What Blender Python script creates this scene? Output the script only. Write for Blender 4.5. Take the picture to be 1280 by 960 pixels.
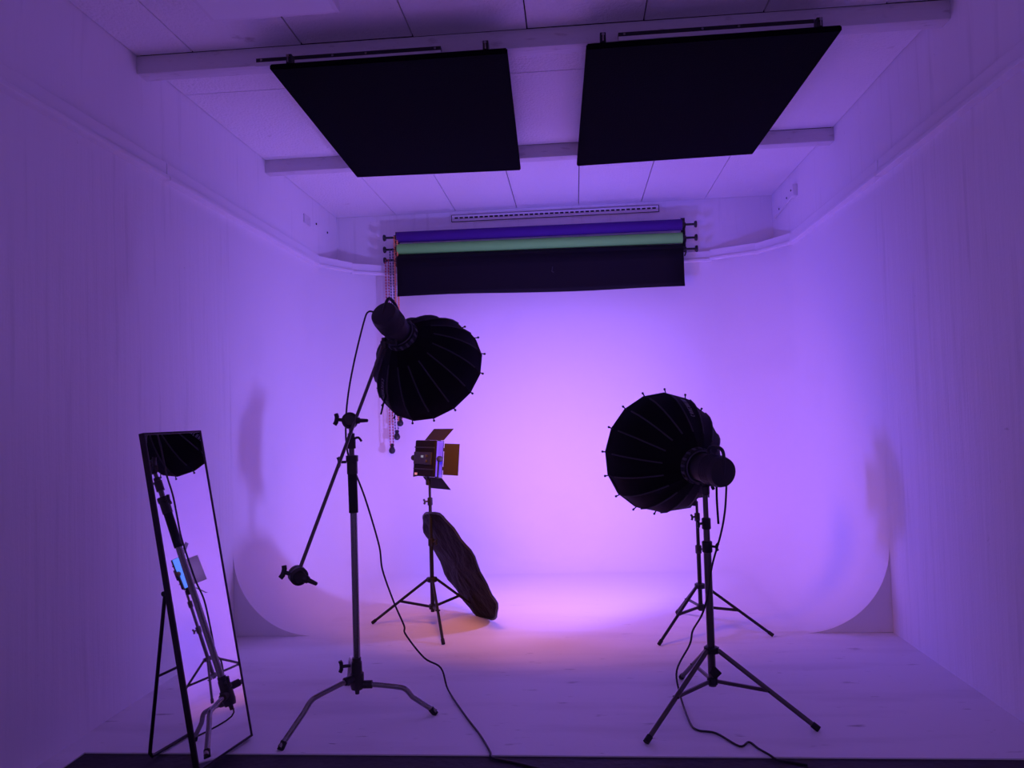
import bpy, bmesh, math, random
from mathutils import Vector, Matrix, Quaternion
random.seed(7)
V = Vector
for o in list(bpy.data.objects):
    bpy.data.objects.remove(o)
S = bpy.context.scene
COL = S.collection

# ------------------------------------------------------------------ camera, world, exposure
cam_d = bpy.data.cameras.new('camera'); cam = bpy.data.objects.new('camera', cam_d); COL.objects.link(cam)
CF, CR, CU = V((-0.08119892, 0.99596279, 0.03827349)), V((0.99617314, 0.08234225, -0.0293058)), V((0.03233902, -0.03574743, 0.99883748))
M = Matrix((CR, CU, -CF)).transposed().to_4x4(); M.translation = V((0, 0, 1.45))
cam.matrix_world = M
cam_d.sensor_width = 36; cam_d.lens = 961 / 1280 * 36; cam_d.clip_start = 0.02
S.camera = cam
W = bpy.data.worlds.new('world'); S.world = W; W.use_nodes = True
W.node_tree.nodes['Background'].inputs[0].default_value = (0.42, 0.23, 0.90, 1)
W.node_tree.nodes['Background'].inputs[1].default_value = 0.34
S.view_settings.view_transform = 'Standard'; S.view_settings.look = 'None'
S.view_settings.exposure = 0.0; S.view_settings.gamma = 1.0; S.view_settings.use_curve_mapping = False
S.cycles.diffuse_bounces = 8; S.cycles.max_bounces = 14; S.cycles.glossy_bounces = 6
VIOLET_POWER, VIOLET = 42.0, (0.150, 0.085, 1.0)
BOOM_POWER, BOOM = 16.0, (1.0, 0.29, 0.035)
BLUE_POWER, BLUE = 44.0, (0.285, 0.185, 1.0)

# ------------------------------------------------------------------ room numbers (metres, camera at x=0 y=0)
XL, XR, YB, ZC = -2.345, 1.951, 7.53, 3.475
YREAR, YEDGE, YCOVE = 1.5, 3.31, 5.08
DARKZ = -0.006

# ------------------------------------------------------------------ materials
MATS = {}
def mat(name, color, rough=0.6, metal=0.0, spec=0.5, emit=None, estr=0.0, bump=None, mottle=None, transl=None, wear_y=None):
    """bump = list of (scale vector, noise scale, strength); mottle = (scale vector, noise scale, amount, dark colour)"""
    m = bpy.data.materials.new(name); m.use_nodes = True
    nt = m.node_tree; N = nt.nodes; L = nt.links
    b = N['Principled BSDF']
    b.inputs['Base Color'].default_value = (*color, 1); b.inputs['Roughness'].default_value = rough
    b.inputs['Metallic'].default_value = metal; b.inputs['Specular IOR Level'].default_value = spec
    if emit:
        b.inputs['Emission Color'].default_value = (*emit, 1); b.inputs['Emission Strength'].default_value = estr
    if bump or mottle:
        tc = N.new('ShaderNodeTexCoord')
    if mottle:
        fac = None; fade = None
        if wear_y:
            sx = N.new('ShaderNodeSeparateXYZ'); L.new(tc.outputs['Object'], sx.inputs[0]); fade = N.new('ShaderNodeMapRange')
            fade.inputs[1].default_value, fade.inputs[2].default_value, fade.inputs[3].default_value, fade.inputs[4].default_value = wear_y[0], wear_y[1], 1.0, 0.0
            L.new(sx.outputs['Y'], fade.inputs[0])
        for sv, ns, lo, hi, dark in mottle:
            mp = N.new('ShaderNodeMapping'); mp.inputs['Scale'].default_value = sv; L.new(tc.outputs['Object'], mp.inputs[0])
            nz = N.new('ShaderNodeTexNoise'); nz.inputs['Scale'].default_value = ns; nz.inputs['Detail'].default_value = 6
            L.new(mp.outputs[0], nz.inputs[0])
            rp = N.new('ShaderNodeMapRange'); rp.inputs[1].default_value = lo; rp.inputs[2].default_value = hi
            L.new(nz.outputs[0], rp.inputs[0])
            mx = N.new('ShaderNodeMix'); mx.data_type = 'RGBA'
            if fade:
                ml = N.new('ShaderNodeMath'); ml.operation = 'MULTIPLY'; L.new(rp.outputs[0], ml.inputs[0]); L.new(fade.outputs[0], ml.inputs[1]); L.new(ml.outputs[0], mx.inputs[0])
            else: L.new(rp.outputs[0], mx.inputs[0])
            mx.inputs[6].default_value = (*color, 1); mx.inputs[7].default_value = (*dark, 1)
            if fac is not None: L.new(fac, mx.inputs[6])
            fac = mx.outputs[2]
        L.new(fac, b.inputs['Base Color'])
    if bump:
        prev = None
        for sv, ns, st in bump:
            mp = N.new('ShaderNodeMapping'); mp.inputs['Scale'].default_value = sv; L.new(tc.outputs['Object'], mp.inputs[0])
            nz = N.new('ShaderNodeTexNoise'); nz.inputs['Scale'].default_value = ns; nz.inputs['Detail'].default_value = 5
            L.new(mp.outputs[0], nz.inputs[0])
            bp = N.new('ShaderNodeBump'); bp.inputs['Strength'].default_value = st; bp.inputs['Distance'].default_value = 0.02
            L.new(nz.outputs[0], bp.inputs['Height'])
            if prev is not None: L.new(prev, bp.inputs['Normal'])
            prev = bp.outputs[0]
        L.new(prev, b.inputs['Normal'])
    if transl:
        tr = N.new('ShaderNodeBsdfTranslucent'); tr.inputs[0].default_value = (*transl, 1)
        ad = N.new('ShaderNodeAddShader'); out = N['Material Output']
        L.new(b.outputs[0], ad.inputs[0]); L.new(tr.outputs[0], ad.inputs[1]); L.new(ad.outputs[0], out.inputs[0])
    MATS[name] = m
    return m

mat('wall_paint', (.78, .76, .78), .75, bump=[((7, 7, .35), 3, .22), ((1, 1, 1), 2.2, .12), ((1, 1, 1), 60, .05)],
    mottle=[((6, 6, .4), 2.5, .58, .80, (.66, .64, .66)), ((1, 1, 1), 14, .74, .80, (.5, .48, .48))])
mat('cyc_paint', (.78, .76, .78), .65, bump=[((1, 1, 1), 1.6, .10), ((1, 1, 1), 40, .04)], mottle=[((1, 1, 1), 1.3, .58, .85, (.74, .72, .74))])
mat('floor_paint', (.78, .76, .78), .65, bump=[((1, 1, 1), 1.6, .10), ((1, 1, 1), 40, .04)], wear_y=(4.0, 6.6),
    mottle=[((.4, 2.2, 1), 2.2, .50, .80, (.62, .59, .61)), ((.6, 2, 1), 9, .66, .76, (.40, .37, .38)), ((.5, 2.5, 1), 22, .70, .76, (.30, .28, .28))])
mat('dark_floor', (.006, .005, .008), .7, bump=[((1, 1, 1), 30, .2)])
mat('front_floor', (.62, .60, .62), .6, bump=[((1, 1, 1), 30, .1)])
mat('ceiling_board', (.80, .78, .80), .85, bump=[((1, 1, 1), 55, .5), ((1, 1, 1), 8, .2)],
    mottle=[((1, 1, 1), 28, .72, .82, (.56, .52, .54)), ((1, 1, 1), 5, .70, .78, (.50, .44, .46))])
mat('ceiling_gap', (.03, .025, .03), .9)
mat('beam_paint', (.66, .64, .66), .7, bump=[((1, 6, 6), 8, .25)], mottle=[((1, 4, 4), 9, .6, .78, (.42, .38, .40))])
mat('trim_paint', (.78, .76, .78), .6, bump=[((1, 1, 1), 18, .1)])
mat('panel_felt', (.0025, .0025, .004), .95, spec=.06, bump=[((1, 1, 1), 90, .2)])
mat('black_metal', (.012, .012, .014), .42, .2)
mat('black_plastic', (.010, .010, .012), .5)
mat('rubber', (.010, .010, .011), .8)
mat('fabric', (.003, .003, .0045), .7, spec=.12, bump=[((1, 1, 1), 60, .1)])
mat('rib_fabric', (.035, .035, .045), .6, spec=.4)
mat('latch_grey', (.075, .075, .095), .5)
mat('print_grey', (.20, .20, .23), .6)
mat('chrome', (.24, .22, .22), .24, 1.0)
mat('dark_chrome', (.12, .105, .105), .30, 1.0)
mat('cast_metal', (.055, .05, .052), .42, .9, bump=[((1, 1, 1), 60, .15)])
mat('white_plastic', (.75, .73, .74), .5)
mat('grey_plastic', (.035, .034, .04), .5)
mat('diffuser_white', (.8, .8, .8), .8)
mat('panel_side', (.03, .03, .05), .4)
mat('housing', (.005, .0045, .008), .7, spec=.12)
mat('reflector_fabric', (.004, .003, .0045), .75, spec=.2, bump=[((1, 1, 1), 9, .9), ((1, 1, 1), 26, .5)])
mat('mirror_glass', (.90, .90, .92), .015, 1.0)
mat('mirror_frame', (.025, .018, .024), .4, .5)
mat('paper_purple', (.065, .018, .19), .8, spec=.2)
mat('paper_green', (.20, .72, .13), .8, spec=.2)
mat('paper_black', (.0045, .004, .007), .7, spec=.2)
mat('chain_red', (.42, .04, .05), .4); mat('chain_blue', (.035, .04, .10), .4); mat('chain_orange', (.95, .36, .13), .5)
mat('door_metal', (.024, .018, .014), .6, spec=.15)
mat('led_violet', (.8, .8, .8), .6, emit=(.10, .08, 1.0), estr=2.0)
mat('led_blue', (.8, .8, .8), .6, emit=(.04, .20, 1.0), estr=2.5)
mat('glow_warm', (.8, .8, .8), .8, emit=(1.0, .45, .2), estr=1.0)
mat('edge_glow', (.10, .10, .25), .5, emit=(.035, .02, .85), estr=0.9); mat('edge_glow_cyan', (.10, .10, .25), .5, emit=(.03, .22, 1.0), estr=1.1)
mat('display', (.02, .02, .02), .2, emit=(.6, .55, .7), estr=.35)
mat('cable', (.009, .009, .010), .55)

# ------------------------------------------------------------------ mesh helpers
def orient(d, up=V((0, 0, 1))):
    d = V(d).normalized()
    up = V(up)
    if abs(d.dot(up)) > .98: up = V((0, 1, 0)) if abs(d.y) < .9 else V((1, 0, 0))
    x = up.cross(d).normalized(); y = d.cross(x)
    return x, y, d
def add_box(bm, c, size, ax=None, bevel=0.0):
    """centre, full sizes, axes (x,y,z)"""
    x, y, z = ax if ax else (V((1, 0, 0)), V((0, 1, 0)), V((0, 0, 1)))
    c = V(c); vs = []
    for sx in (-1, 1):
        for sy in (-1, 1):
            for sz in (-1, 1):
                vs.append(bm.verts.new(c + x * sx * size[0] / 2 + y * sy * size[1] / 2 + z * sz * size[2] / 2))
    fs = []
    for f in ((0, 1, 3, 2), (4, 6, 7, 5), (0, 4, 5, 1), (2, 3, 7, 6), (0, 2, 6, 4), (1, 5, 7, 3)):
        fs.append(bm.faces.new([vs[i] for i in f]))
    if bevel:
        es = {e for f in fs for e in f.edges}
        bmesh.ops.bevel(bm, geom=list(es), offset=bevel, segments=2, affect='EDGES', profile=.5)
def add_tube(bm, pts, r, seg=12, caps=True, radii=None):
    pts = [V(p) for p in pts]; n = len(pts)
    t0 = (pts[1] - pts[0]).normalized(); x, y, _ = orient(t0)
    rings = []
    for i, p in enumerate(pts):
        if i == 0: t = (pts[1] - pts[0])
        elif i == n - 1: t = (pts[-1] - pts[-2])
        else: t = (pts[i + 1] - pts[i]).normalized() + (pts[i] - pts[i - 1]).normalized()
        t = t.normalized()
        x = (x - t * x.dot(t)).normalized(); y = t.cross(x)
        rr = radii[i] if radii else r
        rings.append([bm.verts.new(p + (x * math.cos(a) + y * math.sin(a)) * rr) for a in [2 * math.pi * k / seg for k in range(seg)]])
    for a, b in zip(rings, rings[1:]):
        for k in range(seg):
            bm.faces.new((a[k], a[(k + 1) % seg], b[(k + 1) % seg], b[k]))
    if caps:
        bm.faces.new(list(reversed(rings[0]))); bm.faces.new(rings[-1])
def add_cyl(bm, a, b, r, seg=20, r2=None):
    add_tube(bm, [a, b], r, seg, True, [r, r if r2 is None else r2])
def add_lathe(bm, o, d, prof, seg=24, up=V((0, 0, 1))):
    """prof = [(s along axis, radius)]"""
    o = V(o); x, y, d = orient(d, up); rings = []
    for s, r in prof:
        rings.append([bm.verts.new(o + d * s + (x * math.cos(2 * math.pi * k / seg) + y * math.sin(2 * math.pi * k / seg)) * max(r, 1e-4)) for k in range(seg)])
    for a, b in zip(rings, rings[1:]):
        for k in range(seg):
            bm.faces.new((a[k], a[(k + 1) % seg], b[(k + 1) % seg], b[k]))
    bm.faces.new(list(reversed(rings[0]))); bm.faces.new(rings[-1])
def spline(pts, n=8):
    pts = [V(p) for p in pts]; out = []
    P = [pts[0] * 2 - pts[1]] + pts + [pts[-1] * 2 - pts[-2]]
    for i in range(1, len(P) - 2):
        for k in range(n):
            t = k / n; a, b, c, d = P[i - 1], P[i], P[i + 1], P[i + 2]
            out.append(.5 * ((2 * b) + (c - a) * t + (2 * a - 5 * b + 4 * c - d) * t * t + (3 * b - a - 3 * c + d) * t ** 3))
    out.append(pts[-1]); return out
def wpos(o):
    p = V((0, 0, 0))
    while o: p += o.location; o = o.parent
    return p
def obj(name, bm, m, parent=None, smooth=True, origin=None):
    """vertices are given in world metres; the object is stored relative to its parent"""
    base = wpos(parent) if parent else V((0, 0, 0))
    org = V(origin) if origin else base
    bmesh.ops.recalc_face_normals(bm, faces=bm.faces[:])
    bmesh.ops.translate(bm, verts=bm.verts[:], vec=-org)
    me = bpy.data.meshes.new(name); bm.to_mesh(me); bm.free()
    if smooth:
        for p in me.polygons: p.use_smooth = True
        me.set_sharp_from_angle(angle=math.radians(38))
    me.materials.append(MATS[m])
    o = bpy.data.objects.new(name, me); COL.objects.link(o)
    o.parent = parent; o.location = org - base
    return o
def box_obj(name, m, c, size, parent=None, ax=None, bevel=0.0, origin=None):
    bm = bmesh.new(); add_box(bm, c, size, ax, bevel); return obj(name, bm, m, parent, False, origin)
def cyl_obj(name, m, a, b, r, parent=None, seg=20, r2=None, origin=None):
    bm = bmesh.new(); add_cyl(bm, a, b, r, seg, r2); return obj(name, bm, m, parent, True, origin)
def tube_obj(name, m, pts, r, parent=None, seg=12, origin=None):
    bm = bmesh.new(); add_tube(bm, pts, r, seg); return obj(name, bm, m, parent, True, origin)
def thing(name, label, cat, loc, group=None):
    o = bpy.data.objects.new(name, None); COL.objects.link(o); o.location = loc; o.empty_display_size = .1
    return tag(o, label, cat, group)
def tag(o, label, cat, group=None):
    o['label'] = label; o['category'] = cat
    if group: o['group'] = group
    return o
def structure(o, label=None, cat=None):
    o['kind'] = 'structure'
    if label: o['label'] = label
    if cat: o['category'] = cat
    return o
def x0(bm, a, b):   # box from corner a to corner b
    a, b = V(a), V(b); add_box(bm, (a + b) / 2, [abs(b[i] - a[i]) for i in range(3)])
def span_obj(name, m, a, b, parent=None, origin=None):
    bm = bmesh.new(); x0(bm, a, b); return obj(name, bm, m, parent, False, origin)

# ================================================================== THE ROOM
structure(span_obj('floor', 'floor_paint', (XL, YEDGE, -.08), (XR, YB, 0)), 'worn white painted studio floor in front of the curved backdrop', 'floor')
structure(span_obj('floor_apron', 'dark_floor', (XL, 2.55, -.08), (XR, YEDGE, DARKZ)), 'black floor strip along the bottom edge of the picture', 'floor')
structure(span_obj('floor_front', 'front_floor', (XL - 1, -2.0, -.08), (XR + 1, 2.55, DARKZ)), 'pale grey studio floor around the camera', 'floor')
structure(span_obj('floor_strip', 'floor_paint', (XL, YREAR, DARKZ), (XL + .12, YEDGE, 0)), 'narrow white painted floor strip along the left wall', 'floor')
structure(span_obj('wall_left', 'wall_paint', (XL - .1, YREAR, -.08), (XL, YB, ZC + .1)), 'rough white painted wall on the left, behind the leaning mirror', 'wall')
structure(span_obj('wall_right', 'wall_paint', (XR, YREAR, -.08), (XR + .1, YB, ZC + .1)), 'rough white painted wall on the right', 'wall')
structure(span_obj('wall_back', 'wall_paint', (XL - .1, YB, -.08), (XR + .1, YB + .1, ZC + .1)), 'upper back wall behind the backdrop rolls', 'wall')

# curved cyclorama: walls with a rounded foot and rounded corners
def plan_path(inset):
    pts = []; rc = .60 - 0
    xl, xr, yb = XL + inset, XR - inset, YB - .02 - inset
    def arc(cx, cy, a0, a1, n=14):
        for k in range(n + 1):
            a = math.radians(a0 + (a1 - a0) * k / n); nx, ny = -math.cos(a), -math.sin(a)
            pts.append((V((cx + math.cos(a) * rc, cy + math.sin(a) * rc, 0)), V((nx, ny, 0))))
    for k in range(8): pts.append((V((xl, YCOVE + (yb - rc - YCOVE) * k / 8, 0)), V((1, 0, 0))))
    arc(xl + rc, yb - rc, 180, 90)
    for k in range(1, 12): pts.append((V((xl + rc + (xr - xl - 2 * rc) * k / 12, yb, 0)), V((0, -1, 0))))
    arc(xr - rc, yb - rc, 90, 0)
    for k in range(1, 9): pts.append((V((xr, yb - rc + (YCOVE - yb + rc) * k / 8, 0)), V((-1, 0, 0))))
    return pts
RAILZ = 2.87
bm = bmesh.new(); path = plan_path(.0006); RCOVE = .55
prof = [(RCOVE - RCOVE * math.sin(t), RCOVE - RCOVE * math.cos(t)) for t in [math.pi / 2 * k / 36 for k in range(37)]] + [(0, 1.2), (0, 1.8), (0, 2.4), (0, RAILZ + .05)]
prof[0] = (RCOVE, .0004)
grid = [[bm.verts.new(p + n * o_ + V((0, 0, z))) for (o_, z) in prof] for p, n in path]
for a, b in zip(grid, grid[1:]):
    for k in range(len(prof) - 1): bm.faces.new((a[k], b[k], b[k + 1], a[k + 1]))
for col, (p, n) in ((grid[0], path[0]), (grid[-1], path[-1])):       # flat end faces of the foot curve
    c = bm.verts.new(p + V((0, 0, .002)))
    for k in range(36): bm.faces.new((c, col[k], col[k + 1]))
c1, c2 = bm.verts.new(V((XL, YB, RAILZ + .05))), bm.verts.new(V((XR, YB, RAILZ + .05)))
bm.faces.new([g[-1] for g in grid] + [c2, c1])
structure(obj('wall_cyclorama', bm, 'cyc_paint'), 'smooth white curved backdrop wall with rounded foot and corners', 'wall')

# picture rail of planks on top of the backdrop wall
rail = bpy.data.objects.new('trim_1', None); COL.objects.link(rail); rail.location = (0, 5, RAILZ)
structure(rail, 'white plank rail running round the room above the curved wall', 'trim')
def plank(a, b, z0, z1, th, name='plank'):
    a, b = V(a), V(b); d = (b - a).normalized(); n = V((-d.y, d.x, 0))
    if n.dot(V((-.2, 4.5, 0)) - (a + b) / 2) < 0: n = -n
    box_obj(name, 'trim_paint', (a + b) / 2 + n * th / 2 + V((0, 0, (z0 + z1) / 2)), ((b - a).length, th, z1 - z0), rail, (d, n, V((0, 0, 1))), .003)
for a, b in (((XL, YREAR), (XL, 4.226)), ((XL, 4.232), (XL, 6.89)), ((XR, YREAR), (XR, 4.9)), ((XR, 4.906), (XR, 6.88))):
    plank((*a, 0), (*b, 0), RAILZ, RAILZ + .09, .030)
    plank((*a, 0), (*b, 0), RAILZ - .014, RAILZ + .010, .052, 'rail_lip')
cpl = [((XL, 6.89), (XL + .21, 7.27)), ((XL + .21, 7.27), (XL + .56, 7.50)), ((XL + .56, 7.505), (-.3, 7.505)), ((-.295, 7.505), (XR - .60, 7.505)),
       ((XR - .60, 7.50), (XR - .22, 7.27)), ((XR - .22, 7.27), (XR, 6.88))]
for k, (a, b) in enumerate(cpl):
    dz = (0, -.006, 0, 0, .012, .006)[k]
    plank((*a, 0), (*b, 0), RAILZ + dz, RAILZ + .085 + dz, .030)
    plank((*a, 0), (*b, 0), RAILZ - .014 + dz, RAILZ + .010 + dz, .052, 'rail_lip')

# ceiling boards, one object each, over a dark gap
ceil = structure(span_obj('ceiling', 'ceiling_gap', (XL, YREAR, ZC + .02), (XR, YB, ZC + .12), origin=(0, 3, ZC + .02)), 'white speckled ceiling of wide boards with dark joints', 'ceiling')
def board_row(y0, y1, first, step=.61):
    xs = [XL]; x = first
    while x < XR - .05:
        if x > XL + .05: xs.append(x)
        x += step
    xs.append(XR)
    for a, b in zip(xs, xs[1:]):
        dz = random.uniform(-.002, .003)
        box_obj('ceiling_board', 'ceiling_board', ((a + b) / 2, (y0 + y1) / 2, ZC + .01 + dz), (b - a - .007, y1 - y0 - .007, .02), ceil, bevel=.002)
board_row(YREAR, 3.98, -2.02)
board_row(4.08, 4.50, -1.0, 1.7); board_row(4.50, 5.74, -1.0, 1.7); board_row(5.83, YB, -1.735)
BEAMS = ((3.98, 4.08), (5.737, 5.835))
for k, (a, b) in enumerate(BEAMS):
    bm = bmesh.new(); add_box(bm, ((XL + XR) / 2, (a + b) / 2, ZC - .05), (XR - XL, b - a, .10), None, .004)
    structure(obj('ceiling_beam', bm, 'beam_paint', origin=((XL + XR) / 2, (a + b) / 2, ZC - .1)),
              ('white painted ceiling beam nearest the camera, with black bars on its face', 'white painted ceiling beam near the back wall')[k], 'beam')

# baseboard-less walls; small fittings on the upper walls
o = thing('junction_box', 'small white junction box with conduit on upper right wall', 'junction box', (XR, 6.72, 3.29))
box_obj('box', 'white_plastic', (XR - .02, 6.74, 3.29), (.04, .11, .10), o, bevel=.004)
tube_obj('conduit', 'white_plastic', [(XR - .012, 6.79, 3.27), (XR - .012, 7.4, 3.23)], .010, o, 8)
for y, z in ((6.74, 3.30), (7.02, 3.31), (7.28, 3.28)):
    cyl_obj('screw_hole', 'rubber', (XR - (.043 if y < 6.8 else .004), y, z), (XR, y, z), .009, o, 10)
o = thing('blank_plate', 'small grey blanking plate with screw holes on upper left wall', 'wall plate', (XL, 6.65, 3.23))
box_obj('plate', 'beam_paint', (XL + .006, 6.65, 3.234), (.012, .16, .08), o, bevel=.003)
for y, z in ((6.91, 3.262), (7.23, 3.255)):
    cyl_obj('screw_hole', 'rubber', (XL, y, z), (XL + .006, y, z), .010, o, 10)
vent = thing('slot_vent', 'long thin white slotted vent strip above the backdrop rolls', 'vent', (-.15, YB, 3.40))
span_obj('frame', 'white_plastic', (-1.164, YB - .012, 3.375), (.868, YB, 3.437), vent)
bm = bmesh.new()
for z in (3.374, 3.438): x0(bm, (-1.168, YB - .014, z - .0015), (.872, YB - .001, z + .0015))
for x in (-1.168, .872): x0(bm, (x - .0025, YB - .014, 3.374), (x + .0025, YB - .001, 3.438))
obj('edge_gap', bm, 'ceiling_gap', vent)
bm = bmesh.new()
for k in range(40):
    x = -1.12 + k * .0499; x0(bm, (x - .017, YB - .016, 3.402), (x + .017, YB - .008, 3.416))
o = obj('slots', bm, 'rubber', vent); o['kind'] = 'stuff'
# flush ceiling light box, mostly above the frame
o = thing('ceiling_light', 'flat white unlit ceiling light box at the top left', 'ceiling light', (-1.4, 3.0, ZC))
span_obj('frame', 'white_plastic', (-1.72, 2.42, ZC - .055), (-1.078, 3.585, ZC - .001), o)
span_obj('diffuser', 'diffuser_white', (-1.70, 2.44, ZC - .058), (-1.10, 3.565, ZC - .054), o)

# ================================================================== ACOUSTIC PANELS AND BARS
def hexa(bm, low, dz):
    a = [bm.verts.new(V(p)) for p in low]; b = [bm.verts.new(V(p) + V((0, 0, dz))) for p in low]
    bm.faces.new(a); bm.faces.new(list(reversed(b)))
    for k in range(4): bm.faces.new((a[k], a[(k + 1) % 4], b[(k + 1) % 4], b[k]))
    bmesh.ops.bevel(bm, geom=bm.edges[:], offset=.006, segments=2, affect='EDGES')
for label, c, hooks in (('black acoustic panel under the beams on the left side', [(-1.542, 3.855), (-.288, 3.85), (-.355, 5.757), (-1.612, 5.713)], (-1.44, -.40)),
                        ('black acoustic panel under the beams on the right side', [(.115, 3.866), (1.372, 3.85), (1.352, 5.682), (.069, 5.735)], (.20, 1.27))):
    cx = sum(p[0] for p in c) / 4; cy = sum(p[1] for p in c) / 4
    t = thing('acoustic_panel', label, 'acoustic panel', (cx, cy, 3.29), 'ceiling acoustic panels')
    bm = bmesh.new(); hexa(bm, [(x, y, 3.29) for x, y in c], .030); obj('felt_board', bm, 'panel_felt', t, False)
    for hx in hooks:
        for yy in (3.885, 5.65):
            h = box_obj('bracket', 'black_metal', (hx, yy, 3.345), (.03, .05, .050), t, bevel=.003)
            if yy < 4: cyl_obj('bolt', 'chrome', (hx, 3.862, 3.352), (hx, 3.842, 3.352), .008, h, 10); cyl_obj('hook', 'chrome', (hx, 3.846, 3.318), (hx, 3.846, 3.350), .004, h, 8)
for label, xa, xb, za, zb in (('black metal bar on the near beam above the left acoustic panel', -1.654, -.647, 3.388, 3.388),
                              ('black metal bar on the near beam above the right acoustic panel', .284, 1.304, 3.394, 3.394)):
    t = thing('mounting_bar', label, 'mounting bar', ((xa + xb) / 2, 3.965, 3.38), 'bars on the near beam')
    span_obj('bar', 'black_metal', (xa, 3.95, za - .012), (xb, 3.98, zb + .012), t)
    span_obj('lower_lip', 'beam_paint', (xa, 3.94, za - .036), (xb, 3.98, za - .014), t)
    for k in range(4):
        x = xa + (xb - xa) * (.03, .42, .6, .97)[k]
        cyl_obj('bolt', 'chrome', (x, 3.952, za), (x, 3.944, za), .007, t, 10)

# ================================================================== BACKDROP ROLLS
RY = 7.395
for (label, m, zl, zr, rad, cm, cx, cz, drop) in (
        ('purple paper backdrop roll, topmost of the three rolls', 'paper_purple', 3.214, 3.204, .053, 'chain_orange', -1.703, 1.395, 0),
        ('pale green paper backdrop roll, middle of the three rolls', 'paper_green', 3.096, 3.076, .052, 'chain_blue', -1.738, 1.263, 0),
        ('black paper backdrop roll with its sheet hanging, lowest of the three', 'paper_black', 2.990, 2.968, .050, 'chain_red', -1.790, 1.132, 1)):
    t = thing('backdrop_roll', label, 'backdrop roll', (-.31, RY, (zl + zr) / 2), 'backdrop rolls on the back wall')
    a, b = V((-1.692, RY, zl)), V((1.068, RY, zr)); d = (b - a).normalized()
    bm = bmesh.new(); add_cyl(bm, a, b, rad, 32)
    roll = obj('paper_roll', bm, m, t)
    if drop:
        bm = bmesh.new(); y = RY - rad
        # sheet leaves the front of the roll and hangs with a slight curl at the foot
        prof_s = [(y - .001, 0), (y - .003, -.10), (y - .002, -.22), (y - .006, -.32), (y - .018, -.372)]
        n = 16; rows = []
        for k in range(n + 1):
            p = a.lerp(b, k / n); wob = .004 * math.sin(k * 1.3)
            rows.append([bm.verts.new((p.x, yy + wob * (-zz) * 2, p.z + zz * (1 - .02 * math.sin(k * .5)))) for yy, zz in prof_s])
        for r1, r2 in zip(rows, rows[1:]):
            for k in range(len(prof_s) - 1): bm.faces.new((r1[k], r2[k], r2[k + 1], r1[k + 1]))
        sh = obj('hanging_sheet', bm, 'paper_black', t)
        sm = sh.modifiers.new('thickness', 'SOLIDIFY'); sm.thickness = .0015
        bm = bmesh.new(); add_tube(bm, [(-.175, RY - rad - .006, 2.845), (-.183, RY - rad - .006, 2.80), (-.165, RY - rad - .006, 2.79)], .004, 6)
        obj('crease_mark', bm, 'rib_fabric', sh)
    for s, e in ((-1, a), (1, b)):
        dd = d * s
        hub = bmesh.new(); add_lathe(hub, e, dd, [(0, .030), (.018, .030), (.020, .022), (.034, .022), (.036, .011), (.115, .011), (.118, .026), (.128, .032), (.138, .032), (.142, .026)], 18)
        obj('end_knob', hub, 'black_plastic', t)
    # bead chain loop and its weight
    ex = a - d * .03
    off = {'chain_orange': .012, 'chain_blue': -.028, 'chain_red': -.075}[cm]
    top = V((a.x - .03 + off, RY, zl))
    bm = bmesh.new()
    if cm == 'chain_orange': top.x = a.x - .012
    loop = []
    for s in (-1, 1):
        p0 = top + V((.016 * s, -.02 - .012 * (s + 1) / 2, 0)); p1 = V((cx + .012 * s, RY + .012 * s - .02, cz + .02))
        add_tube(bm, [p0, p1], .0028, 6)
        fat = cm == 'chain_orange'; n = int((p0 - p1).length / (.019 if fat else .028)); br = .0105 if fat else .0075
        for k in range(n + 1):
            p = p0.lerp(p1, k / n)
            add_lathe(bm, p - V((0, 0, .008)), (0, 0, 1), [(0, .002), (.004, br), (.012, br), (.016, .002)], 6, V((1, 0, 0)))
    ch = obj('bead_chain', bm, cm, t)
    bm = bmesh.new(); add_lathe(bm, (cx, RY - .02, cz + .06), (0, 0, -1), [(0, .012), (.02, .022), (.03, .016), (.045, .024), (.065, .032), (.085, .028), (.098, .012)], 16, V((1, 0, 0)))
    obj('chain_weight', bm, 'black_plastic', ch)
for label, x in (('black triple hook bracket at the left end of the rolls', -1.722), ('black triple hook bracket at the right end of the rolls', 1.098)):
    t = thing('roll_bracket', label, 'bracket', (x, YB, 3.1), 'brackets holding the backdrop rolls')
    z0 = 0 if x < 0 else -.02
    span_obj('wall_plate', 'black_metal', (x - .02, YB - .006, 2.90), (x + .02, YB, 3.30), t)
    for z in (3.212, 3.094 + z0, 2.988 + z0):
        bm = bmesh.new(); add_tube(bm, [(x, YB, z - .05), (x, YB - .06, z - .045), (x, RY - .0, z - .03), (x, RY - .03, z - .005)], .007, 8)
        obj('hook_arm', bm, 'black_metal', t)

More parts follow.
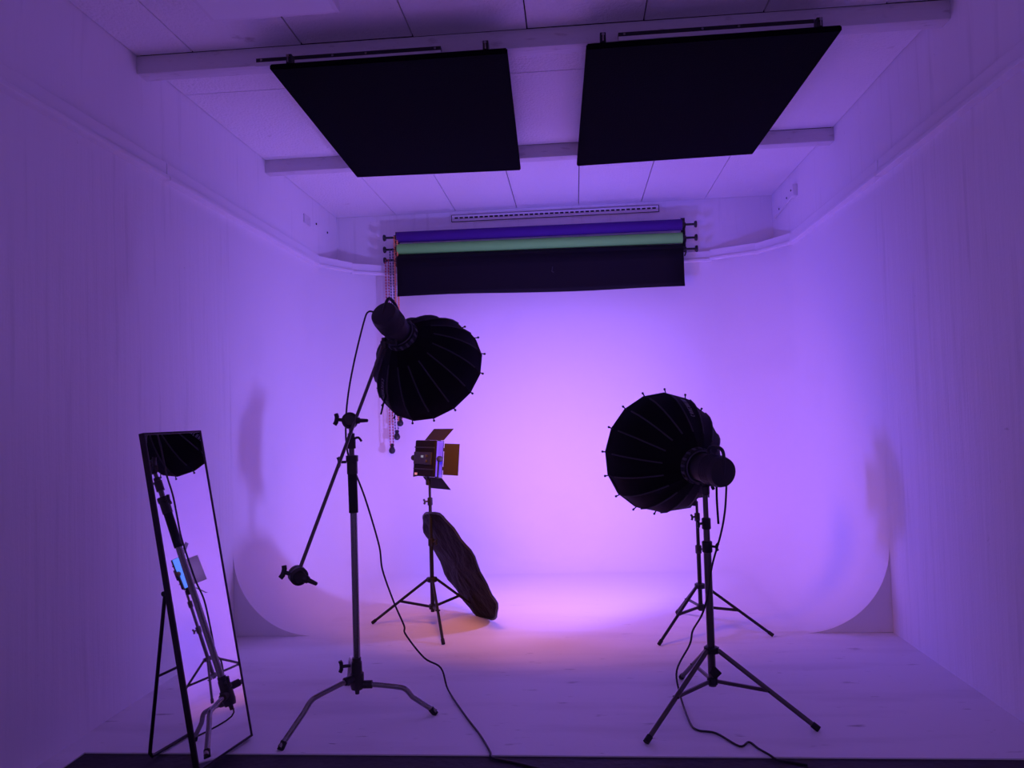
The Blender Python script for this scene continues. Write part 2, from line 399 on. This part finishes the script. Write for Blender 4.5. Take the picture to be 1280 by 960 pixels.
# ================================================================== FLOOR MIRROR
mb = V((-1.592, 3.10, .012)); ha, tl, MW, MH = 1.370, .182, .37, 1.425
b_ = V((math.cos(ha), math.sin(ha), 0)); nh = V((math.sin(ha), -math.cos(ha), 0))
mu = V((0, 0, 1)) * math.cos(tl) - nh * math.sin(tl); mn = nh * math.cos(tl) + V((0, 0, 1)) * math.sin(tl)
AX = (b_, mu, mn)
t = thing('floor_mirror', 'tall narrow leaning mirror in a thin dark frame on a folding stand', 'mirror', mb + b_ * MW / 2 - nh * .1)
def mp(a, b, c=0): return mb + b_ * a + mu * b + mn * c
box_obj('mirror_glass', 'mirror_glass', mp(MW / 2, MH / 2, -.004), (MW - .016, MH - .016, .005), t, AX)
box_obj('backing_board', 'black_plastic', mp(MW / 2, MH / 2, -.014), (MW - .014, MH - .014, .008), t, AX)
for a, c, s in ((.005, MH / 2, (.010, MH, .028)), (MW - .005, MH / 2, (.010, MH, .028))):
    box_obj('frame_bar', 'mirror_frame', mp(a, c, -.012), s, t, AX, .002)
for c in (.005, MH - .005):
    box_obj('frame_bar', 'mirror_frame', mp(MW / 2, c, -.012), (MW - .02, .010, .028), t, AX, .002)
ft = V((-1.883, 3.238, .009)); hg = .74
bm = bmesh.new()
n1, n2 = mp(.01, hg, -.03), mp(MW - .01, hg, -.03); f1 = ft; f2 = ft + b_ * (MW - .02)
add_tube(bm, [n1, f1.lerp(n1, .03), f1 + (f2 - f1) * .05, f1.lerp(f2, .95), f2.lerp(n2, .03), n2], .008, 10)
obj('rear_leg_frame', bm, 'mirror_frame', t)
tube_obj('cross_bar', 'mirror_frame', [f1.lerp(n1, .5), f2.lerp(n2, .5)], .006, t, 8)
for p in (n1, n2): cyl_obj('hinge', 'black_metal', p - b_ * .012, p + b_ * .012, .011, t, 12)

# ================================================================== KNOB HELPER
def t_handle(name, parent, root, d, length=.05, w=.06, r=.007, m='black_plastic', cross=V((0, 0, 1))):
    root = V(root); d = V(d).normalized(); e = root + d * length
    bm = bmesh.new(); add_cyl(bm, root, e, r, 10)
    c = (V(cross) - d * V(cross).dot(d)).normalized()
    add_tube(bm, [e - c * w / 2 + d * .006, e - c * w * .25, e, e + c * w * .25, e + c * w / 2 + d * .006], r, 10, True, [r * 1.2, r * 1.25, r * 1.1, r * 1.25, r * 1.2])
    return obj(name, bm, m, parent)

# ================================================================== C-STAND WITH BOOM ARM
cs = V((-1.107, 3.73, 0))
t = thing('boom_stand', 'chrome turtle-base stand with a slanted boom arm', 'stand', cs)
P = lambda x, y, z: cs + V((x, y, z))
def col_pt(z): return V((-1.104 - .006 * max(0, (z - .9)) / .5, 3.73, z))
cyl_obj('lower_column', 'chrome', col_pt(.17), col_pt(1.0), .0170, t)
cyl_obj('grip_sleeve', 'rubber', col_pt(.985), col_pt(1.185), .0225, t)
bm = bmesh.new(); add_lathe(bm, col_pt(1.175), (0, 0, 1), [(0, .026), (.06, .026), (.062, .030), (.09, .030), (.092, .022)], 20, V((1, 0, 0)))
k1 = obj('collar', bm, 'cast_metal', t); t_handle('collar_knob', k1, col_pt(1.235) + V((-.025, -.01, 0)), (-1, -.2, 0), .035, .05)
cyl_obj('middle_riser', 'dark_chrome', col_pt(1.26), col_pt(1.33), .0135, t)
bm = bmesh.new(); add_lathe(bm, col_pt(1.30), (0, 0, 1), [(0, .021), (.055, .021), (.057, .017), (.075, .017)], 20, V((1, 0, 0)))
k2 = obj('collar', bm, 'cast_metal', t)
tube_obj('collar_lever', 'black_plastic', spline([col_pt(1.35) + V((.018, -.005, 0)), col_pt(1.353) + V((.04, -.01, 0)), col_pt(1.335) + V((.055, -.012, 0))], 4), .006, k2, 8)
cyl_obj('top_riser', 'dark_chrome', col_pt(1.37), col_pt(1.425), .010, t)
# base hub and turtle legs
bm = bmesh.new(); add_lathe(bm, P(.001, 0, .105), (0, 0, 1), [(0, .010), (.022, .012), (.024, .028), (.05, .034), (.10, .034), (.105, .027), (.155, .025), (.158, .022), (.175, .022)], 22, V((1, 0, 0)))
hub = obj('base_hub', bm, 'cast_metal', t)
t_handle('hub_knob', hub, P(-.025, -.012, .245), (-1, -.3, 0), .045, .055, .008, 'cast_metal')
for foot, zh in ((V((-1.343, 3.341, 0)), .185), (V((-.723, 3.748, 0)), .150), (V((-1.28, 4.16, 0)), .215)):
    h0 = V((cs.x, cs.y, zh)); hd = V((foot.x - cs.x, foot.y - cs.y, 0)); Ln = hd.length; hd.normalize()
    slope = .015
    pts = [h0 + hd * .025, h0 + hd * .10 + V((0, 0, -slope * .2)), h0 + hd * (Ln * .52) + V((0, 0, -slope)), h0 + hd * (Ln * .62) + V((0, 0, -slope - .012)),
           h0 + hd * (Ln * .71) + V((0, 0, -.05 - slope)), V((foot.x, foot.y, .012)) ]
    bm = bmesh.new(); add_tube(bm, spline(pts[:5], 5)[:-1] + [pts[4], pts[5]], .0125, 14)
    lg = obj('leg', bm, 'chrome', t)
    dn = (pts[5] - pts[4]).normalized()
    cyl_obj('foot_cap', 'rubber', pts[5] - dn * .03, V((foot.x, foot.y, 0)) + dn * .0, .0150, lg, 14)
    cyl_obj('leg_socket', 'cast_metal', h0 + hd * .01, h0 + hd * .075, .0195, hub, 14)
# grip head on top and the boom
G0, GT, GB = V((-1.096, 3.69, 1.433)), V((-.994, 3.90, 1.788)), V((-1.231, 3.302, .781))
bd = (GT - GB).normalized()
def grip_head(c, parent, axis, left, right):
    bm = bmesh.new(); add_lathe(bm, V(c) - V(axis) * .032, axis, [(0, .030), (.004, .040), (.022, .040), (.026, .034), (.030, .040), (.050, .040), (.054, .028), (.066, .024)], 22)
    g = obj('grip_head', bm, 'cast_metal', parent)
    t_handle('grip_knob', g, V(c) + V(left) * .03, left, .035, .055, .009, 'black_plastic', (0, .3, 1))
    bm = bmesh.new(); add_lathe(bm, V(c) + V(right) * .02, right, [(0, .018), (.03, .016), (.035, .011), (.075, .008), (.078, .004)], 14)
    obj('grip_pin', bm, 'cast_metal', g); return g
grip_head(G0 + V((-.012, .02, .005)), t, V((.25, -.95, .1)).normalized(), V((-.96, -.2, .12)), V((.98, -.2, -.02)))
tube_obj('boom_arm', 'dark_chrome', [GB - bd * .02, GT + bd * .05], .0085, t, 14)
grip_head(GB + V((0, .0, -.012)), t, V((.55, -.82, -.1)).normalized(), V((-.9, -.3, .3)), V((.93, -.2, -.35)))

# ================================================================== STUDIO LIGHTS WITH SOFTBOXES
def studio_light(label, c, axis, R=.32, D=.36, roll=0.0, mount=None, text_gore=3, strap=None, hd=None, power=0.0, color=(1, 1, 1), spread=180):
    c = V(c); ax = V(axis).normalized(); X, Y_, _ = orient(ax)
    q = Quaternion(ax, roll); X = q @ X; Y_ = q @ Y_
    t = thing('studio_light', label, 'studio light', c, 'studio lights with softboxes')
    NG = 16
    r0 = .080
    prof = [(0, r0)] + [(D * s, r0 + (R - r0) * (math.sin(math.pi / 2 * s) ** .88)) for s in (.04, .1, .18, .28, .4, .54, .70, .86, 1.0)]
    # rim band is the softbox part, the gores hang from it
    bm = bmesh.new()
    def ring(s, r, kk=NG): return [bm.verts.new(c + ax * s + (X * math.cos(2 * math.pi * k / kk) + Y_ * math.sin(2 * math.pi * k / kk)) * r) for k in range(kk)]
    rs = [ring(D, R), ring(D + .022, R + .001), ring(D + .022, R - .008), ring(D - .03, R - .012)]
    for a, b in zip(rs, rs[1:]):
        for k in range(NG): bm.faces.new((a[k], a[(k + 1) % NG], b[(k + 1) % NG], b[k]))
    sb = obj('softbox', bm, 'fabric', t, False)
    for g in range(NG):
        bm = bmesh.new(); rows = []
        for s, r in prof:
            row = []
            for j in range(5):
                a = 2 * math.pi * (g + j / 4) / NG
                # cloth pulled straight between two ribs, slightly sunk
                a0, a1 = 2 * math.pi * g / NG, 2 * math.pi * (g + 1) / NG
                p = (X * math.cos(a0) + Y_ * math.sin(a0)).lerp(X * math.cos(a1) + Y_ * math.sin(a1), j / 4) * r
                sink = 1 - .012 * math.sin(math.pi * j / 4)
                row.append(bm.verts.new(c + ax * s + p * sink))
            rows.append(row)
        for a, b in zip(rows, rows[1:]):
            for j in range(4): bm.faces.new((a[j], a[j + 1], b[j + 1], b[j]))
        go = obj('gore', bm, 'fabric', sb)
        a = 2 * math.pi * g / NG; e = X * math.cos(a) + Y_ * math.sin(a)
        sel = prof[3:-1]
        bm = bmesh.new(); add_tube(bm, [c + ax * s + e * (r + .001) for s, r in sel], .0042, 6)
        obj('rib_seam', bm, 'rib_fabric', sb)
        bm = bmesh.new(); tp = c + ax * (D + .004) + e * (R + .002); tdir = (e * .8 + ax * .6).normalized()
        add_tube(bm, [tp - tdir * .01, tp + tdir * .02], .0035, 6); add_lathe(bm, tp + tdir * .014, tdir, [(0, .004), (.003, .006), (.009, .006), (.012, .003)], 8)
        obj('rod_tip', bm, 'black_metal', sb)
        # small rod latch at the ring
        bm = bmesh.new(); l0 = c + ax * .0 + e * (r0 - .004); add_box(bm, l0 - ax * .008 + e * .012, (.012, .006, .030), (ax.cross(e), e, ax), .001)
        obj('rod_latch', bm, 'latch_grey', t, False)
        if g == text_gore:   # row of small pale printed strokes, too small to read
            bm = bmesh.new(); a0, a1 = 2 * math.pi * g / NG, 2 * math.pi * (g + 1) / NG
            e0, e1 = X * math.cos(a0) + Y_ * math.sin(a0), X * math.cos(a1) + Y_ * math.sin(a1)
            def sp(s, j):
                r = r0 + (R - r0) * (math.sin(math.pi / 2 * min(1, s)) ** .88)
                return c + ax * D * s + e0.lerp(e1, j) * r * (1 - .012 * math.sin(math.pi * j)) + (e0 + e1).normalized() * .0015
            nl = 9
            for k in range(nl):
                s0 = .42 + k * .044
                for (sa, ja, sb_, jb) in (((0, .40, 0, .62), (.018, .40, .018, .62), (0, .5, .018, .5)) if k % 3 else ((0, .40, 0, .62), (0, .62, .02, .62), (0, .41, .02, .41))):
                    add_tube(bm, [sp(s0 + sa, ja), sp(s0 + sb_, jb)], .0022, 4)
            obj('printed_lettering', bm, 'print_grey', sb)
    bm = bmesh.new(); rg = ring(D - .02, R - .013); bm.faces.new(rg); obj('front_diffuser', bm, 'glow_warm' if power > 0 else 'diffuser_white', sb)
    if power > 0:
        ld = bpy.data.lights.new('softbox_light', 'AREA'); ld.shape = 'DISK'; ld.size = 2 * (R - .03); ld.color = color; ld.energy = power; ld.spread = math.radians(spread)
        lo = bpy.data.objects.new('softbox_light', ld); COL.objects.link(lo); lo.parent = t
        lx, ly, lz = orient(-ax); mw = Matrix((lx, ly, lz)).transposed().to_4x4(); mw.translation = ax * (D - .012); lo.matrix_local = mw
    # speed ring
    bm = bmesh.new(); add_lathe(bm, c - ax * .022, ax, [(0, .070), (.004, .084), (.020, .084), (.024, .090), (.034, .090), (.036, .08)], 32)
    obj('speed_ring', bm, 'black_metal', t)
    bm = bmesh.new()
    add_tube(bm, [c - ax * .03 + (X * math.cos(2 * math.pi * k / 32) + Y_ * math.sin(2 * math.pi * k / 32)) * .078 for k in range(33)], .0035, 6)
    obj('ring_edge', bm, 'latch_grey', t)
    # lamp housing
    h = V(hd).normalized() if hd else -ax
    hx, hy, _ = orient(h)
    bm = bmesh.new(); add_lathe(bm, c - ax * .005, h, [(0, .068), (.03, .068), (.10, .071), (.102, .075), (.110, .075), (.112, .073), (.185, .073), (.203, .068), (.208, .050)], 28)
    hs = obj('lamp_housing', bm, 'black_plastic', t)
    bm = bmesh.new()
    for k in range(6):
        add_tube(bm, [c + h * (.118 + .011 * k) + (hx * math.cos(2 * math.pi * j / 24) + hy * math.sin(2 * math.pi * j / 24)) * .0735 for j in range(25)], .0018, 5)
    obj('cooling_fin', bm, 'black_metal', hs)
    up = V((0, 0, 1)); up = (up - h * up.dot(h)).normalized(); sd = h.cross(up)
    base = c + h * .18
    hp = [base - h * .09 + up * .070, base - h * .085 + up * .098, base - h * .04 + up * .112, base + h * .015 + up * .102, base + h * .03 + up * .055, base + h * .026 - up * .01]
    bm = bmesh.new(); add_tube(bm, spline(hp, 5), .0085, 10); obj('carry_handle', bm, 'black_plastic', t)
    pc = c + h * .209
    for k, (a, b) in enumerate(((-.02, .018), (-.012, .002))):
        box_obj('display_mark', 'display', pc + sd * (.012 * (k - .5)) + up * b, (.010, .004, .0015), hs, (sd, up, h))
    if mount:
        m = V(mount)
        bm = bmesh.new(); top = c + h * .06 - up * .068
        add_box(bm, (top + m) / 2, (.022, .014, max(.02, (top - m).length)), orient(top - m), .003)
        obj('mount_bracket', bm, 'black_metal', t, False)
        bm = bmesh.new(); add_lathe(bm, m - V((0, 0, .03)), (0, 0, 1), [(0, .014), (.006, .019), (.04, .019), (.046, .013), (.06, .012)], 16, V((1, 0, 0))); obj('spigot_socket', bm, 'cast_metal', t)
        t_handle('tilt_knob', t, (top + m) / 2 - sd * .012, -sd, .03, .045, .007)
    if strap:
        bm = bmesh.new(); pts = spline([V(p) for p in strap], 5); wv = .006
        add_tube(bm, pts, .0052, 6); obj('hanging_strap', bm, 'fabric', t)
    return t, c, h, up
studio_light('black softbox light on the slanted boom arm, tilted downwards', (-.905, 4.0, 1.877), (.2531, .8378, -.4838), R=.315, D=.345, roll=.1, mount=GT + bd * .055, text_gore=13, power=BOOM_POWER, color=BOOM, spread=112,
             strap=[(-1.0, 4.13, 1.66), (-1.03, 4.12, 1.562), (-1.055, 4.11, 1.465)])
studio_light('black softbox light on the bare metal tripod stand at right', (.585, 3.83, 1.169), (-.40, .905, .145), R=.318, D=.35, roll=.05, mount=(.609, 3.766, 1.062), text_gore=4, 
             strap=[(.647, 3.68, 1.11), (.645, 3.68, 1.018), (.648, 3.68, .906)], hd=(.42, -.89, -.10))

# ================================================================== TRIPOD LIGHT STANDS
def light_stand(label, c, feet, zt, zl, ztop, secs, m, leg_r, brace_at=.5, group='tripod light stands'):
    """secs = [(z0, z1, radius)], zt/zl = upper and lower leg collar heights"""
    c = V(c); t = thing('light_stand', label, 'light stand', c, group)
    for k, (a, b, r) in enumerate(secs):
        s = cyl_obj('column_section', m, c + V((0, 0, a)), c + V((0, 0, b)), r, t)
        if k:
            cl = bmesh.new(); add_lathe(cl, c + V((0, 0, a - .03)), (0, 0, 1), [(0, r + .006), (.004, r + .009), (.05, r + .009), (.054, r + .004)], 16, V((1, 0, 0)))
            cc = obj('locking_collar', cl, 'black_plastic', t)
            t_handle('locking_knob', cc, c + V((r if k % 2 else -r, -r * .6, a)), (1 if k % 2 else -1, -.35, -.1), .028, .035, .006)
    bm = bmesh.new(); add_lathe(bm, c + V((0, 0, zt - .018)), (0, 0, 1), [(0, .024), (.004, .034), (.03, .034), (.034, .026)], 18, V((1, 0, 0)))
    up = obj('upper_leg_collar', bm, 'black_plastic', t)
    bm = bmesh.new(); add_lathe(bm, c + V((0, 0, zl - .02)), (0, 0, 1), [(0, .014), (.004, .025), (.034, .025), (.038, .018)], 18, V((1, 0, 0)))
    lo = obj('lower_leg_collar', bm, 'black_plastic', t)
    for f in feet:
        f = V((f[0], f[1], 0)); d = (f - c).normalized(); top = c + d * .034 + V((0, 0, zt)); end = f + V((0, 0, .010))
        bm = bmesh.new(); add_tube(bm, [top, end], leg_r, 12); lg = obj('leg', bm, m, t)
        dn = (end - top).normalized()
        cyl_obj('rubber_foot', 'rubber', end - dn * .03, end + dn * .004, leg_r * 1.25, lg, 12)
        box_obj('hinge_block', 'black_plastic', top - d * .01, (.022, .026, .030), up, (d, V((-d.y, d.x, 0)), V((0, 0, 1))), .002)
        mid = top.lerp(end, brace_at); b0 = c + d * .02 + V((0, 0, zl))
        bm = bmesh.new(); add_box(bm, (b0 + mid) / 2, (.010, .017, (mid - b0).length), orient(mid - b0), .001); obj('brace', bm, m, t, False)
        cyl_obj('brace_rivet', 'black_metal', mid - V((-d.y, d.x, 0)) * .016, mid + V((-d.y, d.x, 0)) * .016, .005, lg, 8)
    return t
light_stand('black tripod stand with the disc leaning on it', (-1.026, 5.296, 0), ((-1.469, 5.364), (-.882, 4.87), (-.73, 5.63)), .32, .135, 1.0,
            [(.10, .60, .0140), (.58, .86, .0115), (.86, 1.0, .009)], 'black_metal', .0095, .50)
light_stand('black tripod stand behind the right softbox stand', (.772, 5.15, 0), ((.465, 4.833), (1.189, 5.004), (.67, 5.58)), .29, .155, .84,
            [(.13, .55, .0140), (.53, .74, .0115), (.74, .84, .009)], 'black_metal', .0095, .50)
rs = light_stand('bare metal tripod stand under the right softbox', (.606, 3.766, 0), ((.26, 3.427), (1.029, 3.569), (.52, 4.24)), .30, .155, 1.06,
                 [(.13, .80, .0185), (.79, .90, .0155), (.90, 1.05, .0125)], 'dark_chrome', .0115, .53)
bm = bmesh.new(); d45 = (V((1, -.2, 1)).normalized(), V((.2, 1, 0)).normalized(), V((-1, .2, 1)).normalized())
add_box(bm, (.617, 3.738, .20), (.042, .012, .042), (V((.69, -.14, .71)), V((.2, .98, 0)), V((-.69, .14, .71))), .003)
obj('hanging_tag', bm, 'rubber', rs)

# ================================================================== LED PANELS WITH BARN DOORS
def led_panel(label, c, n, color, power, m_led, door_angles, side_mats, w=.25, hgt=.25, th=.06, stand_z=0.9, spread=150):
    c = V(c); n = V(n).normalized(); tr = n.cross(V((0, 0, 1))).normalized(); up = tr.cross(n)
    AXE = (tr, up, n)
    t = thing('led_panel', label, 'led panel', c - V((0, 0, hgt / 2)), 'led panels with barn doors')
    def q(a, b, d): return c + tr * a + up * b + n * d
    bm = bmesh.new(); add_box(bm, c, (w, hgt, th), AXE, .010); hs = obj('housing', bm, 'housing', t, False)
    for b in (-.075, .075):
        box_obj('rear_rib', 'black_plastic', q(0, b, -th / 2 - .002), (w * .96, .008, .008), hs, AXE, .001)
    cp = box_obj('control_plate', 'black_plastic', q(-.01, .0, -th / 2 - .004), (w * .86, .085, .012), t, AXE, .003)
    box_obj('display', 'display', q(.02 - .03, .012, -th / 2 - .0105), (.030, .016, .002), cp, AXE)
    for a, b in ((.045, .015), (.045, -.02)):
        bm = bmesh.new(); add_lathe(bm, q(a, b, -th / 2 - .008), -n, [(0, .010), (.012, .010), (.014, .008)], 14); obj('dial', bm, 'grey_plastic', cp)
    box_obj('white_port', 'white_plastic', q(-w * .36, -hgt * .44, -th / 2 - .001), (.03, .016, .003), hs, AXE)
    # front bezel and light surface
    for a, b, s in ((0, hgt / 2 - .006, (w, .012, .016)), (0, -hgt / 2 + .006, (w, .012, .016)), (w / 2 - .006, 0, (.012, hgt, .016)), (-w / 2 + .006, 0, (.012, hgt, .016))):
        box_obj('bezel', 'panel_side', q(a, b, th / 2 + .006), s, t, AXE, .002)
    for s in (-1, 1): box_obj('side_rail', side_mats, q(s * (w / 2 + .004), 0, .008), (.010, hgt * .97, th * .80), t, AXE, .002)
    box_obj('diffuser', m_led, q(0, 0, th / 2 + .001), (w - .022, hgt - .022, .004), t, AXE)
    ld = bpy.data.lights.new('panel_light', 'AREA'); ld.shape = 'RECTANGLE'; ld.size = w - .03; ld.size_y = hgt - .03
    ld.color = color; ld.energy = power; ld.spread = math.radians(spread)
    lo = bpy.data.objects.new('panel_light', ld); COL.objects.link(lo); lo.parent = t
    mw = Matrix((tr, up, -n)).transposed().to_4x4(); mw = Matrix((tr, -up, -n)).transposed().to_4x4() if mw.determinant() < 0 else mw
    mw.translation = q(0, 0, th / 2 + .006) - wpos(t); lo.matrix_local = mw
    # barn doors: top, bottom, right (tr), left (-tr)
    L_ = .125
    for key, hinge, out, alng, ln in (('top', q(0, hgt / 2, th / 2 + .012), up, tr, w * .92), ('bottom', q(0, -hgt / 2, th / 2 + .012), -up, tr, w * .92),
                                      ('right', q(w / 2, 0, th / 2 + .012), tr, up, hgt * .86), ('left', q(-w / 2, 0, th / 2 + .012), -tr, up, hgt * .86)):
        if key not in door_angles: continue
        a = math.radians(door_angles[key]); d = n * math.cos(a) + out * math.sin(a)
        LL = L_ * (.95 if key in ('top', 'bottom') else 1.0)
        bm = bmesh.new(); nv = alng.cross(d)
        e0, e1 = hinge + d * .006, hinge + d * LL; w0, w1 = ln * .5, ln * (.52 if key in ('top', 'bottom') else .5)
        vs = [e0 - alng * w0, e0 + alng * w0, e1 + alng * w1, e1 - alng * w1]
        A = [bm.verts.new(v + nv * .001) for v in vs]; B = [bm.verts.new(v - nv * .001) for v in vs]
        bm.faces.new(A); bm.faces.new(list(reversed(B)))
        for k in range(4): bm.faces.new((A[k], A[(k + 1) % 4], B[(k + 1) % 4], B[k]))
        dr = obj('barn_door', bm, 'door_metal', t, False)
        for s in (-.3, .3): cyl_obj('hinge', 'black_metal', hinge + alng * (ln * s - .012), hinge + alng * (ln * s + .012), .006, dr, 8)
    # yoke and tilt knobs
    yk = [q(-w / 2 - .022, 0, -.01), q(-w / 2 - .022, -hgt / 2 - .005, -.01), V((c.x, c.y, 0)) + V((0, 0, stand_z + .045)) + tr * -.05, V((c.x, c.y, stand_z + .045)) + tr * .05, q(w / 2 + .022, -hgt / 2 - .005, -.01), q(w / 2 + .022, 0, -.01)]
    bm = bmesh.new(); add_tube(bm, yk, .006, 8); obj('yoke', bm, 'black_metal', t)
    for s in (-1, 1):
        bm = bmesh.new(); add_lathe(bm, q(s * (w / 2 + .005), 0, -.01), tr * s, [(0, .008), (.018, .008), (.02, .020), (.038, .020), (.04, .015)], 14); obj('tilt_knob', bm, 'black_plastic', t)
    bm = bmesh.new(); add_lathe(bm, (c.x, c.y, stand_z - .03), (0, 0, 1), [(0, .014), (.004, .018), (.04, .018), (.044, .012), (.075, .012)], 14, V((1, 0, 0))); obj('spigot_socket', bm, 'black_metal', t)
    return t
led_panel('dark led panel with open brown barn doors above the leaning disc', (-1.035, 5.296, 1.155), (.70, .70, -.10), VIOLET, VIOLET_POWER, 'led_violet',
          {'top': 48, 'bottom': 45, 'right': 66}, 'edge_glow', stand_z=1.0)
led_panel('blue led panel half hidden behind the right softbox', (.757, 5.15, .985), (-.68, .73, .05), BLUE, BLUE_POWER, 'led_blue',
          {'top': 50, 'bottom': 50, 'right': 35}, 'edge_glow_cyan', stand_z=.84)

# ================================================================== REFLECTOR DISC
dc, dn, dr = V((-.8503, 5.3819, .3935)), V((-.7638, -.46998, -.44247)).normalized(), .434
dx, dy, _ = orient(dn)
t = thing('reflector_disc', 'large round dark fabric reflector disc leaning on a stand', 'reflector', (dc.x + .15, dc.y + .09, 0))
bm = bmesh.new(); NR, NS = 12, 56; rings = []
random.seed(3); ph = [random.uniform(0, 6.28) for _ in range(8)]
def wr(a, f): return .010 * f * (math.sin(3 * a + ph[0]) + .7 * math.sin(7 * a + ph[1] + 5 * f) + .5 * math.sin(13 * a + ph[2] - 9 * f))
for i in range(1, NR + 1):
    f = i / NR
    rings.append([bm.verts.new(dc + (dx * math.cos(2 * math.pi * k / NS) + dy * math.sin(2 * math.pi * k / NS)) * dr * f * (1 + (.006 * math.sin(9 * 2 * math.pi * k / NS + ph[3]) if i == NR else 0)) + dn * (wr(2 * math.pi * k / NS, f) + .01 * (1 - f))) for k in range(NS)])
cv = bm.verts.new(dc + dn * .01)
for k in range(NS): bm.faces.new((cv, rings[0][k], rings[0][(k + 1) % NS]))
for a, b in zip(rings, rings[1:]):
    for k in range(NS): bm.faces.new((a[k], b[k], b[(k + 1) % NS], a[(k + 1) % NS]))
fo = obj('disc_fabric', bm, 'reflector_fabric', t); sm = fo.modifiers.new('thickness', 'SOLIDIFY'); sm.thickness = .006
bm = bmesh.new()
add_tube(bm, [dc + (dx * math.cos(2 * math.pi * k / NS) + dy * math.sin(2 * math.pi * k / NS)) * dr + dn * wr(2 * math.pi * k / NS, 1) for k in range(NS + 1)], .0085, 8)
obj('spring_rim', bm, 'black_metal', t)

# ================================================================== CABLES
def cable(name, label, pts, r=.0048):
    bm = bmesh.new(); add_tube(bm, spline(pts, 6), r, 8)
    tag(obj(name, bm, 'cable', origin=pts[-1]), label, 'cable', 'power cables of the studio lights')
cable('power_cable', 'thin black cable hanging from the boom light to the floor', [(-1.0, 3.85, 1.985), (-1.045, 3.87, 1.995), (-1.068, 3.86, 1.944), (-1.115, 3.82, 1.725), (-1.142, 3.79, 1.542), (-1.147, 3.765, 1.382), (-1.137, 3.77, 1.261), (-1.099, 3.785, 1.152), (-1.059, 3.8, 1.026), (-1.01, 3.84, .803), (-1.001, 3.86, .679), (-.952, 3.88, .513), (-.906, 3.9, .387), (-.903, 3.92, .336), (-.819, 3.96, .206), (-.74, 4.0, .14), (-.71, 4.026, .02), (-.584, 3.738, .006), (-.477, 3.499, .006), (-.413, 3.33, .006), (-.40, 3.285, .001), (-.314, 3.25, -.0015), (-.143, 3.168, -.001)])
cable('power_cable', 'thin black cable hanging from the right softbox light', [(.694, 3.7, 1.10), (.694, 3.7, 1.063), (.683, 3.7, .958), (.662, 3.71, .853), (.619, 3.73, .7), (.598, 3.735, .578), (.567, 3.74, .475), (.534, 3.84, .37), (.521, 3.88, .289), (.464, 3.96, .139), (.472, 3.932, .03), (.477, 3.651, .006), (.5, 3.561, .006), (.575, 3.528, .006), (.649, 3.397, .006), (.698, 3.438, .006), (.723, 3.375, .006), (.753, 3.318, .006), (.775, 3.285, .001), (.828, 3.27, -.001), (.887, 3.243, -.001)])
